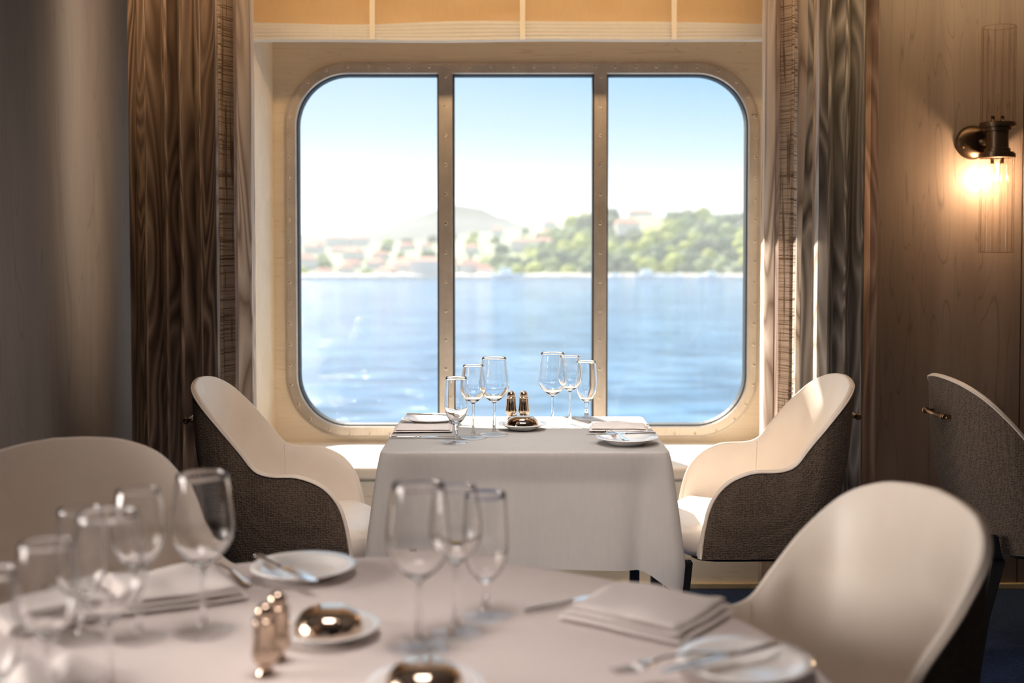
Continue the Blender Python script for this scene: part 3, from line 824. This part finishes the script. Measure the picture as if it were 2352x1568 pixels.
# ------------------------------------------------------------------ glasses
def glass_kind(kind):
    if kind == 'large':
        H, rf, zs, bowl = .240, .0445, .098, [(.0045, .098), (.012, .103), (.030, .118), (.043, .138), (.0465, .158), (.0450, .180), (.0415, .210), (.0375, .240)]
    elif kind == 'medium':
        H, rf, zs, bowl = .222, .0390, .104, [(.0042, .104), (.010, .108), (.026, .121), (.0365, .138), (.0395, .156), (.0385, .176), (.0350, .201), (.0310, .222)]
    else:
        H, rf, zs, bowl = .195, .0385, .052, [(.0055, .052), (.010, .056), (.023, .070), (.0315, .088), (.0350, .108), (.0350, .135), (.0335, .165), (.0315, .195)]
    return H, rf, zs, bowl
def make_glass(kind, label, group):
    H, rf, zs, bowl = glass_kind(kind)
    t = thing('wine_glass', label, 'wine glass', group=group)
    out = smoothprof(bowl, 28)
    inn_ = [(max(0, r-.0010-.0045*max(0, 1-(z-zs)/.055)**1.6), z) for r, z in out if z > zs+.012]
    inn_ = [(0, zs+.0105), (inn_[0][0]*.5, zs+.0112)]+inn_
    prof = out+[(out[-1][0]-.0003, H+.0006)]+[(inn_[-1][0], H)]+list(reversed(inn_[:-1]))
    rs = bowl[0][0]
    obj('bowl', lathe(prof, 64), M['glass'], t)
    stem = [(rs+.0035, .011), (rs+.0012, .018), (rs*.95, .03), (rs*.8, (zs+.02)*.5), (rs*.82, zs-.02), (rs, zs)]
    obj('stem', lathe(smoothprof(stem, 18), 40), M['glass'], t)
    foot = [(0, .0012), (rf*.5, .0008), (rf-.0015, 0), (rf, .0008), (rf-.001, .0019), (rf*.6, .0032), (rf*.3, .0062), (rs+.0035, .011)]
    obj('foot', lathe(foot, 64), M['foot'], t)
    return t
src = {}
def put_glass(kind, px, py, label, group, tz=TC):
    p = T(px, py, tz)
    if kind in src: o = dup(src[kind], label=label, group=group)
    else: o = src[kind] = make_glass(kind, label, group)
    o.location = (p.x, p.y, TC+.0004); o.rotation_euler = (0, 0, px*.01); return o
gw, gr = 'wine glasses on the window table', 'wine glasses on the round foreground table'
put_glass('small', 1048, 1016, 'short narrow wine glass leftmost on the window table', gw)
put_glass('medium', 1087, 1005, 'medium wine glass between the short and the tall glass, left on the window table', gw)
put_glass('large', 1135, 998, 'tall large wine glass just left of the salt and pepper shakers', gw)
put_glass('large', 1269, 980, 'tall large wine glass just right of the salt and pepper shakers', gw)
put_glass('medium', 1309, 972, 'medium wine glass second from the right on the window table', gw)
put_glass('small', 1347, 961, 'short narrow wine glass rightmost on the window table before the mullion', gw)
put_glass('large', 962, 1490, 'tall large wine glass leftmost of the three at the round table centre', gr)
put_glass('medium', 1047, 1455, 'medium wine glass in the middle of the three at the round table centre', gr)
put_glass('small', 1116, 1416, 'short wine glass rightmost of the three at the round table centre', gr)
put_glass('large', 467, 1452, 'tall large wine glass rightmost of the left glasses on the round table', gr)
put_glass('medium', 320, 1468, 'medium wine glass in front of the left napkin on the round table', gr)
put_glass('small', 188, 1470, 'short wine glass left of the medium one on the round table', gr)
def put_off(kind, px, Yd, label):
    o = dup(src[kind], label=label, group=gr); o.location = ((px-1176)/F*Yd, Yd, TC+.0004)
put_off('large', 240, 1.49, 'near tall wine glass whose foot is cut off by the bottom edge')
put_off('medium', 97, 1.41, 'near medium wine glass at the bottom left corner of the photo')
put_off('small', -38, 1.385, 'wine glass cut off by the left edge of the photo')

# ------------------------------------------------------------------ plates, butter dishes, shakers
def plate_prof(R, h=.018):
    return [(0, .0035), (R*.50, .0035), (R*.52, 0), (R*.58, 0), (R*.62, .004), (R*.80, h*.72), (R*.97, h), (R, h+.001), (R*.985, h+.003), (R*.80, h*.72+.0035), (R*.64, .0085), (R*.56, .0065), (0, .0062)]
def make_plate(name, R, label, cat, group, rim_mat=None):
    o = obj(name, lathe(plate_prof(R), 72), M['china']); tag(o, label, cat, group); return o
gp = 'white side plates'
pl = []
for (px, py, lab) in ((990, 972, 'white side plate with a knife across it at the back left of the window table'),
                      (1440, 1018, 'white side plate with a knife across it at the right of the window table'),
                      (698, 1322, 'white side plate with a knife across it at the far edge of the round table'),
                      (1710, 1545, 'white side plate with cutlery on it at the lower right of the round table')):
    if not pl: o = make_plate('side_plate', .0925, lab, 'plate', gp)
    else: o = dup(pl[0], label=lab)
    p = T(px, py); o.location = (p.x, p.y, TC+.0006); pl.append(o)
def make_dish(label):
    t = thing('butter_dish', label, 'butter dish', group='domed butter dishes')
    obj('dish', lathe(plate_prof(.077, .016), 64), M['china'], t)
    R = .052; pts = [(R*cos(radians(a))**.55 if a < 90 else 0, .0085+.036*sin(radians(a))) for a in range(0, 91, 6)]
    pts[-1] = (0, pts[-1][1])
    o = obj('dome_cover', lathe([(R-.001, .0072)]+pts, 64), M['silver'], t); o['label'] = 'polished silver dome'
    return t
dd = make_dish('butter dish with silver dome in the centre of the window table')
p = T(1200, 985); dd.location = (p.x, p.y, TC+.0006)
p = T(755, 1462); dup(dd, (p.x, p.y, TC+.0006), label='butter dish with shiny dome beside the shakers on the round table')
dup(dd, ((972-1176)/F*1.50, 1.50, TC+.0006), label='butter dish with shiny dome cut off by the bottom edge of the photo')
def make_shaker(label):
    t = thing('salt_shaker', label, 'shaker', group='silver salt and pepper shakers')
    obj('base', lathe([(0, 0), (.013, 0), (.0135, .002), (.011, .006), (.0085, .010), (.0095, .013)], 40), M['silver'], t)
    obj('body', lathe(smoothprof([(.0095, .013), (.0165, .021), (.0188, .030), (.0172, .045), (.0160, .060), (.0158, .072)], 24)+[(.0158, .074), (0, .074)], 40), M['silver'], t)
    obj('collar', lathe([(.0150, .073), (.0172, .0735), (.0172, .077), (.0125, .0785)], 40), M['silver'], t)
    obj('cap', lathe([(.0125, .078), (.0130, .084)]+[(.0130*cos(radians(a)), .086+.013*sin(radians(a))) for a in range(0, 90, 10)]+[(0, .099)], 40), M['silver'], t)
    bm = bmesh.new()
    for k in range(7):
        a = k*2*PI/6; r = .005 if k < 6 else 0
        c_ = bmesh.ops.create_uvsphere(bm, u_segments=6, v_segments=4, radius=.0009); bmesh.ops.translate(bm, verts=c_['verts'], vec=(r*cos(a), r*sin(a), .0978 if k < 6 else .0988))
    obj('holes', bm, M['socket'], t)
    return t
sh = make_shaker('left silver shaker of the pair on the window table')
p = T(1174, 964); sh.location = (p.x, p.y, TC+.0004)
p = T(1203, 964); dup(sh, (p.x, p.y, TC+.0004), label='right silver shaker of the pair on the window table')
dup(sh, ((603-1176)/F*1.575, 1.575, TC+.0004), label='nearer silver shaker of the pair on the round table')
dup(sh, ((632-1176)/F*1.63, 1.63, TC+.0004), label='farther silver shaker of the pair on the round table')

# ------------------------------------------------------------------ cutlery
def make_knife(label, L=.215, lh=.095):
    t = thing('table_knife', label, 'knife', group='table knives')
    bm = bmesh.new(); rings = []
    hs = [(0, .0045), (.006, .0062), (.03, .0070), (.06, .0060), (lh-.012, .0048), (lh-.006, .0062), (lh, .0040)]
    for x, r in hs: rings.append([bm.verts.new((x, r*cos(2*PI*k/12), .0050+r*.62*sin(2*PI*k/12))) for k in range(12)])
    for A, B in zip(rings, rings[1:]):
        for k in range(12): bm.faces.new((A[k], A[(k+1) % 12], B[(k+1) % 12], B[k]))
    bm.faces.new(rings[0]); bm.faces.new(list(reversed(rings[-1])))
    obj('handle', bm, M['silverk'], t)
    ol = [(lh-.002, -.003), (lh+.01, -.0045), (lh+.02, -.0095), (L-.03, -.0105), (L-.012, -.0075), (L, .003), (L-.015, .0065), (lh+.02, .0065), (lh, .003)]
    bm = bmesh.new(); stack(bm, ol, [(.0004, .0040), (0, .0046), (0, .0054), (.0004, .0060)]); obj('blade', bm, M['silverk'], t, smooth=False)
    return t
def make_fork(label, L=.20):
    t = thing('table_fork', label, 'fork', group='table forks')
    bm = bmesh.new(); rings = []
    hs = [(0, .003, .001), (.004, .0095, .0018), (.03, .009, .0022), (.08, .0038, .0024), (.125, .003, .0024), (.138, .007, .002), (.150, .0115, .0016)]
    zc = lambda x: .004+.010*math.sin(max(0, min(1, (x-.02)/.16))*PI)**2
    for x, a, b_ in hs: rings.append([bm.verts.new((x, a*cos(2*PI*k/10), zc(x)+b_*sin(2*PI*k/10))) for k in range(10)])
    for A, B in zip(rings, rings[1:]):
        for k in range(10): bm.faces.new((A[k], A[(k+1) % 10], B[(k+1) % 10], B[k]))
    bm.faces.new(rings[0]); bm.faces.new(list(reversed(rings[-1])))
    obj('handle', bm, M['silverk'], t)
    for k in range(4):
        y = -.0098+k*.00653; bm = bmesh.new(); tube(bm, [(.149, y, zc(.149)), (.17, y, zc(.17)-.002), (L, y*.93, .0045)], [.0017, .0015, .0008], 6); obj('tine', bm, M['silverk'], t)
    return t
def between(o, p, q, z, tilt=0):
    d = q-p; o.location = (p.x, p.y, z); o.rotation_euler = (0, tilt, math.atan2(d.y, d.x)); return o
kn = make_knife('knife lying beside the left napkin at the front of the window table')
between(kn, T(895, 1006), T(1040, 1006), TC)
PZc = TC+.022
def knife2(pa, pb, label, z=TC, tilt=0): return between(dup(kn, label=label), T(*pa, z+.004), T(*pb, z+.004), z, tilt)
knife2((932, 951), (1075, 955), 'knife resting on the back left plate of the window table', PZc)
knife2((1508, 995), (1372, 998), 'knife resting on the right plate of the window table', PZc)
knife2((590, 1276), (712, 1330), 'knife resting on the plate at the far edge of the round table', PZc)
knife2((1205, 1402), (1420, 1360), 'knife lying beside the right napkin on the round table', TC)
knife2((1790, 1478), (1540, 1540), 'knife resting on the plate at the lower right of the round table', PZc)
fk = make_fork('fork behind the right napkin at the back corner of the window table')
between(fk, T(1492, 977), T(1370, 973), TC)
def fork2(pa, pb, label, z=TC): return between(dup(fk, label=label), T(*pa, z), T(*pb, z), z)
fork2((1440, 1015), (1385, 985), 'fork lying across the right plate of the window table', PZc-.004)
fork2((572, 1350), (440, 1272), 'fork lying against the left napkin on the round table')
fork2((100, 1350), (250, 1398), 'fork lying at the far left of the round table')
fork2((1700, 1500), (1520, 1530), 'fork lying beside the lower right plate of the round table', PZc)

# ------------------------------------------------------------------ napkins
def napkin(c, w_, h_, rot, layers, label, lift=.006, seed=1):
    bm = bmesh.new(); z = 0
    for L_ in range(layers):
        k = L_*.012; rd = random.Random(seed*10+L_)
        ww, hh = w_-k*1.2, h_-k*.8
        def f(u, v, z=z, ww=ww, hh=hh, L_=L_):
            a = u*2*PI
            return None
        nx, ny = 28, 20; V = {}
        for side in (0, 1):
            for i in range(nx+1):
                for j in range(ny+1):
                    x = -ww/2+ww*i/nx; y = -hh/2+hh*j/ny
                    e = min(i, nx-i, j, ny-j); th = lift*(1-math.exp(-e*1.1))
                    wv = .0032*mn.noise((x*12+seed, y*12, L_))*(L_+.6)+.0022*sin(y*48+x*12+seed)*(L_ > 0)
                    zz = z+lift*.5+(th*.5 if side else -th*.5)+max(0, wv+.001)*(.9 if side else .3)+(.0015 if L_ else .0006)
                    wob = .003*sin(x*25+seed)*(1 if j in (0, ny) else 0)
                    V[(side, i, j)] = bm.verts.new((x, y+wob, max(zz, .0004)))
        for side in (0, 1):
            for i in range(nx):
                for j in range(ny):
                    q = [V[(side, i, j)], V[(side, i+1, j)], V[(side, i+1, j+1)], V[(side, i, j+1)]]
                    bm.faces.new(q if side else list(reversed(q)))
        for i in range(nx):
            bm.faces.new((V[(0, i, 0)], V[(0, i+1, 0)], V[(1, i+1, 0)], V[(1, i, 0)])); bm.faces.new((V[(0, i+1, ny)], V[(0, i, ny)], V[(1, i, ny)], V[(1, i+1, ny)]))
        for j in range(ny):
            bm.faces.new((V[(0, 0, j+1)], V[(0, 0, j)], V[(1, 0, j)], V[(1, 0, j+1)])); bm.faces.new((V[(0, nx, j)], V[(0, nx, j+1)], V[(1, nx, j+1)], V[(1, nx, j)]))
        z += lift*.92
    bmesh.ops.recalc_face_normals(bm, faces=bm.faces[:])
    o = obj('napkin', bm, M['napkin'], loc=(c.x, c.y, TC+.0004), rot=(0, 0, radians(rot)))
    tag(o, label, 'napkin', 'folded linen napkins'); return o
napkin(T(973, 986), .185, .145, 2, 2, 'folded white napkin at the left of the window table', .005, 1)
napkin(T(1420, 985), .185, .15, -4, 2, 'folded white napkin at the right of the window table', .007, 2)
napkin(T(1487, 1418), .215, .19, -35, 3, 'folded pinkish napkin at the right of the round table', .009, 3)
napkin(T(395, 1365), .21, .19, 28, 3, 'folded pinkish napkin behind the left glasses on the round table', .008, 4)
napkin(T(120, 1415), .17, .15, 40, 2, 'folded napkin at the far left of the round table by the near glasses', .006, 5)
# crumpled lilac napkin at the lower left corner
def crump(u, v):
    x = (u-.5)*.22; y = (v-.5)*.20; r = math.hypot(x, y)
    e = min(1, 8*min(u, 1-u, v, 1-v))
    z = .002+e*(.022+.020*abs(sin(u*9+v*4))+.014*mn.noise((x*25, y*25, 7)))*(1-.5*r/.14)
    return (x, y, max(.001, z))
o = obj('napkin', grid(crump, 60, 60), M['napkin'], loc=((-20-1176)/F*1.5, 1.5, TC+.0004)); tag(o, 'crumpled lilac-white napkin at the lower left corner of the round table', 'napkin')

# ------------------------------------------------------------------ outside: sea, hills, town, trees, boats
SZ = EYE-16.0
HAZE = .00042
bm = bmesh.new(); bm.faces.new([bm.verts.new(p) for p in ((-900, 8, SZ), (1300, 8, SZ), (1300, 900, SZ), (-900, 900, SZ))])
struct(obj('sea', bm, M['water'], smooth=False))
hm = bpy.data.materials.new('sea_haze'); hm.use_nodes = True; ht = hm.node_tree; ht.nodes.clear()
vol = ht.nodes.new('ShaderNodeVolumeScatter'); vol.inputs['Color'].default_value = (1, 1, 1, 1); vol.inputs['Density'].default_value = HAZE
vol.inputs['Anisotropy'].default_value = .0
ho = ht.nodes.new('ShaderNodeOutputMaterial'); ht.links.new(vol.outputs[0], ho.inputs['Volume'])
bm = bmesh.new(); box(bm, -1200, 1500, 60, 2200, SZ-2, 30)
hz_o = obj('haze', bm, hm, smooth=False); hz_o['kind'] = 'structure'
def X_at(px, D): return (px-1176)/F*D
def hz(y, D): return (570-y)*D/F+16     # height above the sea of something seen at row y, distance D
def ridge(name, pts, D, y0, y1, mat, px_pad=0, back=200, seed=0, rough=3, peak=None):
    P = [(X_at(px, D), hz(y, D)) for px, y in pts]
    def H(x):
        for (a, h1), (b_, h2) in zip(P, P[1:]):
            if a <= x <= b_:
                s = (x-a)/(b_-a); s = s*s*(3-2*s); return h1+(h2-h1)*s
        return P[0][1] if x < P[0][0] else P[-1][1]
    def f(u, v):
        x = P[0][0]+(P[-1][0]-P[0][0])*u; y = y0+(y1-y0)*v
        s = min(1, max(0, (y-y0)/(D-y0))) if y < D else max(0, 1-(y-D)/max(1, y1-D))
        s = s**.75 if y < D else s
        h = H(x)*s+rough*mn.noise((x*.012, y*.012, seed))*s
        return (x, y, SZ-1.0+max(0, h+1.0*(s > 0)))
    o = struct(obj(name, grid(f, 90, 36), M[mat])); return H
ridge('hill', [(200, 560), (600, 545), (680, 538), (740, 541), (820, 540), (880, 526), (950, 500), (1000, 482), (1045, 470), (1100, 478), (1150, 497), (1200, 516), (1300, 530), (1500, 540), (1900, 550)], 1500, 1050, 1900, 'hillfar', seed=1, rough=2)
HT = ridge('town_slope', [(100, 575), (500, 566), (760, 562), (900, 558), (1000, 548), (1100, 534), (1200, 525), (1280, 510), (1350, 500), (1500, 495), (1700, 500)], 950, 616, 1150, 'land', seed=2, rough=1.5)
HH = ridge('headland', [(960, 632), (1040, 618), (1120, 602), (1190, 588), (1235, 565), (1270, 542), (1320, 520), (1400, 504), (1490, 496), (1560, 502), (1710, 504), (1900, 500), (2300, 520)], 780, 614, 900, 'land', seed=3, rough=2)
# shoreline rocks
def shore(name, pxa, pxb, D, h, seed):
    def f(u, v):
        x = X_at(pxa, D)+(X_at(pxb, D)-X_at(pxa, D))*u; a = PI*v
        return (x, D+3*mn.noise((x*.05, seed, 0))-5*cos(a), SZ-.2+(h+1.5*abs(mn.noise((x*.2, a, seed))))*sin(a))
    struct(obj(name, grid(f, 200, 6), M['rock']))
shore('shore_rocks', 200, 1180, 614, 2.4, 1); shore('shore_rocks', 1180, 2300, 611, 2.6, 5)

def tree_mesh(seed, sx, sz, mat):
    bm = bmesh.new(); bmesh.ops.create_icosphere(bm, subdivisions=4, radius=1)
    for v in bm.verts:
        n_ = v.co.normalized(); d = .32*mn.noise(n_*1.7+Vector((seed*7, 0, 0)))+.22*mn.noise(n_*4+Vector((0, seed*5, 0)))+.1*mn.noise(n_*9)
        v.co = Vector((n_.x*sx, n_.y*sx, n_.z*sz))*(1+d)
        v.co.z += sz*.75
    me = bpy.data.meshes.new('tree'); bm.to_mesh(me); bm.free(); me.materials.append(M[mat])
    for p in me.polygons: p.use_smooth = True
    return me
TM = [tree_mesh(1, 5.2, 5.0, 'tree_a'), tree_mesh(2, 5.6, 4.6, 'tree_b'), tree_mesh(3, 4.6, 4.8, 'tree_c'), tree_mesh(4, 5.4, 5.4, 'tree_b'), tree_mesh(5, 1.3, 6.5, 'tree_b')]
def put_tree(k, x, y, z, s, lab, cat='tree', grp=None):
    o = bpy.data.objects.new(('cypress_tree' if k == 4 else 'pine_tree'), TM[k]); C.objects.link(o)
    o.location = (x, y, z); o.scale = (s*random.uniform(.85, 1.2), s, s*random.uniform(.85, 1.15)); o.rotation_euler = (0, 0, random.uniform(0, 6)); tag(o, lab, cat, grp)
def slope_z(H, x, y, y0, D):
    s = min(1, max(0, (y-y0)/(D-y0)))**.75; return SZ+H(x)*s
random.seed(21)
kinds = ['yellow-green headland pine', 'dark headland pine', 'olive green headland tree', 'dark headland pine', '']
n = 0
for row, y in enumerate((622, 634, 648, 664, 682, 702, 724, 748, 776)):
    x = X_at(1050+row*16, y)+random.uniform(0, 6)
    while x < X_at(1800, y):
        px = 1176+x/y*F
        g = slope_z(HH, x, y, 614, 780)
        if g-SZ > 1.5:
            k = random.choices((0, 1, 2, 3), (3, 3, 3, 2))[0]; s = random.uniform(.8, 1.15)*(.85+row*.03)
            house_gap = (row in (6, 7, 8)) and (1425 < px < 1520)
            if not house_gap:
                zone = ('along the shore', 'low on the slope', 'halfway up the slope', 'high on the slope', 'on the ridge')[row//2]+', '+('left third of the middle pane' if px < 1150 else 'middle of the middle pane' if px < 1255 else 'right third of the middle pane' if px < 1355 else 'behind the right mullion' if px < 1395 else 'left edge of the right pane' if px < 1445 else 'left part of the right pane' if px < 1500 else 'middle of the right pane' if px < 1620 else 'right part of the right pane')
                put_tree(k, x, y+random.uniform(-4, 4), g-2.5, s, kinds[k]+' '+zone, grp=('sunlit pines ' if k == 0 else 'olive trees ' if k == 2 else 'dark pines ')+zone); n += 1
        x += random.uniform(7.5, 11.5)
def house_mesh(w_, d, h, rh):
    bm = bmesh.new(); box(bm, -w_/2, w_/2, -d/2, d/2, 0, h)
    for fl_ in range(int(h//2.8)):
        for k in range(int(w_//3)):
            xx = -w_/2+1.5+k*3
            box(bm, xx-.5, xx+.5, -d/2-.03, -d/2+.02, 1.0+fl_*2.8, 2.2+fl_*2.8)
    me = bpy.data.meshes.new('house'); bm.to_mesh(me); me.materials.append(M['house']); bm.free()
    bm = bmesh.new(); o_ = .5
    b4 = [bm.verts.new(p) for p in ((-w_/2-o_, -d/2-o_, h), (w_/2+o_, -d/2-o_, h), (w_/2+o_, d/2+o_, h), (-w_/2-o_, d/2+o_, h))]
    t2 = [bm.verts.new((-w_/2+d*.35, 0, h+rh)), bm.verts.new((w_/2-d*.35, 0, h+rh))]
    bm.faces.new((b4[0], b4[1], t2[1], t2[0])); bm.faces.new((b4[2], b4[3], t2[0], t2[1])); bm.faces.new((b4[1], b4[2], t2[1])); bm.faces.new((b4[3], b4[0], t2[0])); bm.faces.new(list(reversed(b4)))
    mr_ = bpy.data.meshes.new('roof'); bm.to_mesh(mr_); mr_.materials.append(M['roof']); bm.free()
    return me, mr_
HM = [house_mesh(12, 9, 6.5, 2.6), house_mesh(9, 8, 6, 2.4), house_mesh(17, 9, 9, 2.2), house_mesh(11, 8, 4, 2.5)]
def put_house(k, x, y, z, s, rz, lab, grp):
    o = bpy.data.objects.new('house', HM[k][0]); C.objects.link(o); o.location = (x, y, z); o.scale = (s, s, s); o.rotation_euler = (0, 0, rz)
    r = bpy.data.objects.new('roof', HM[k][1]); C.objects.link(r); r.parent = o; tag(o, lab, 'house', grp)
random.seed(5)
def pane_zone(x, y):
    px = 1176+x/y*F
    for lim, txt in ((690, 'hidden past the left frame'), (790, 'left third of the left pane'), (900, 'middle of the left pane'), (1005, 'right third of the left pane'), (1045, 'behind the left mullion'),
                     (1150, 'left third of the middle pane'), (1255, 'middle of the middle pane'), (1360, 'right third of the middle pane'), (9999, 'behind the right mullion')):
        if px < lim: return txt
for y, step, lab in ((628, 15, 'on the town waterfront'), (668, 17, 'low in the town'), (725, 19, 'midway up the town'), (800, 21, 'high in the town'), (890, 25, 'at the top of the town')):
    x = X_at(560, y)+random.uniform(0, 10)
    while x < X_at(1400 if y > 700 else (1190 if y > 640 else 1150), y):
        if random.random() < .62:
            g = slope_z(HT, x, y, 616, 950)
            hk = random.randrange(4); put_house(hk, x, y+random.uniform(-8, 8), g-.8, random.uniform(.75, 1.05), random.uniform(-.5, .5), ('wide white block ' if hk == 2 else 'low white house ' if hk == 3 else 'white red-roofed house ')+lab+', '+pane_zone(x, y), 'town houses '+lab)
        else:
            g = slope_z(HT, x, y, 616, 950); k = random.choice((1, 2, 2, 0, 4))
            put_tree(k, x, y, g-2, random.uniform(.6, .9), ('slim cypress ' if k == 4 else 'sunny yellow-green garden tree ' if k == 0 else 'green garden tree ')+lab+', '+pane_zone(x, y), grp=('cypresses ' if k == 4 else 'garden trees ')+lab)
        x += step*random.uniform(.55, 1.0)
for px, py, D, k, s in ((1470, 498, 790, 2, 1.0), (1440, 518, 700, 0, 1.15), (1500, 527, 715, 1, .9)):
    p = VY(px, py, D); put_house(k, p.x, D, p.z-6, s, .1, 'pale house among the trees on the crown of the headland', 'houses on the headland')
def boat(px, s, lab):
    D = 600; t = thing('motor_boat', lab, 'boat', (X_at(px, D), D, SZ), 0, 'boats moored below the headland')
    bm = bmesh.new(); rings = []
    for x, w_, zb in ((-3.6, 1.0, .1), (-1.5, 1.25, 0), (1.2, 1.15, .05), (3.0, .6, .4), (4.0, .05, 1.1)):
        rings.append([bm.verts.new(p) for p in ((x, -w_, 1.3), (x, -w_*.6, zb), (x, w_*.6, zb), (x, w_, 1.3))])
    for A, B in zip(rings, rings[1:]):
        for k in range(4): bm.faces.new((A[k], A[(k+1) % 4], B[(k+1) % 4], B[k]))
    bm.faces.new(rings[0]); bm.faces.new(list(reversed(rings[-1])))
    obj('hull', bm, M['boat'], t, smooth=False); boxo('cabin', -1.8, 1.0, -.8, .8, 1.3, 2.6, M['boat'], t, bev=.2); t.scale = (s, s, s)
for px, s, lab in ((1413, 1.3, 'small white motor boat leftmost below the headland'), (1488, 2.0, 'larger white motor boat below the headland'), (1532, 1.0, 'small white boat right of the larger boat'),
                   (1556, 1.1, 'small white boat midway along the headland shore'), (1612, 1.0, 'small white boat left of the rightmost boat'), (1636, 1.6, 'rightmost white motor boat below the headland'), (1165, 2.2, 'white motor boat in front of the town between the mullions')):
    boat(px, s, lab)
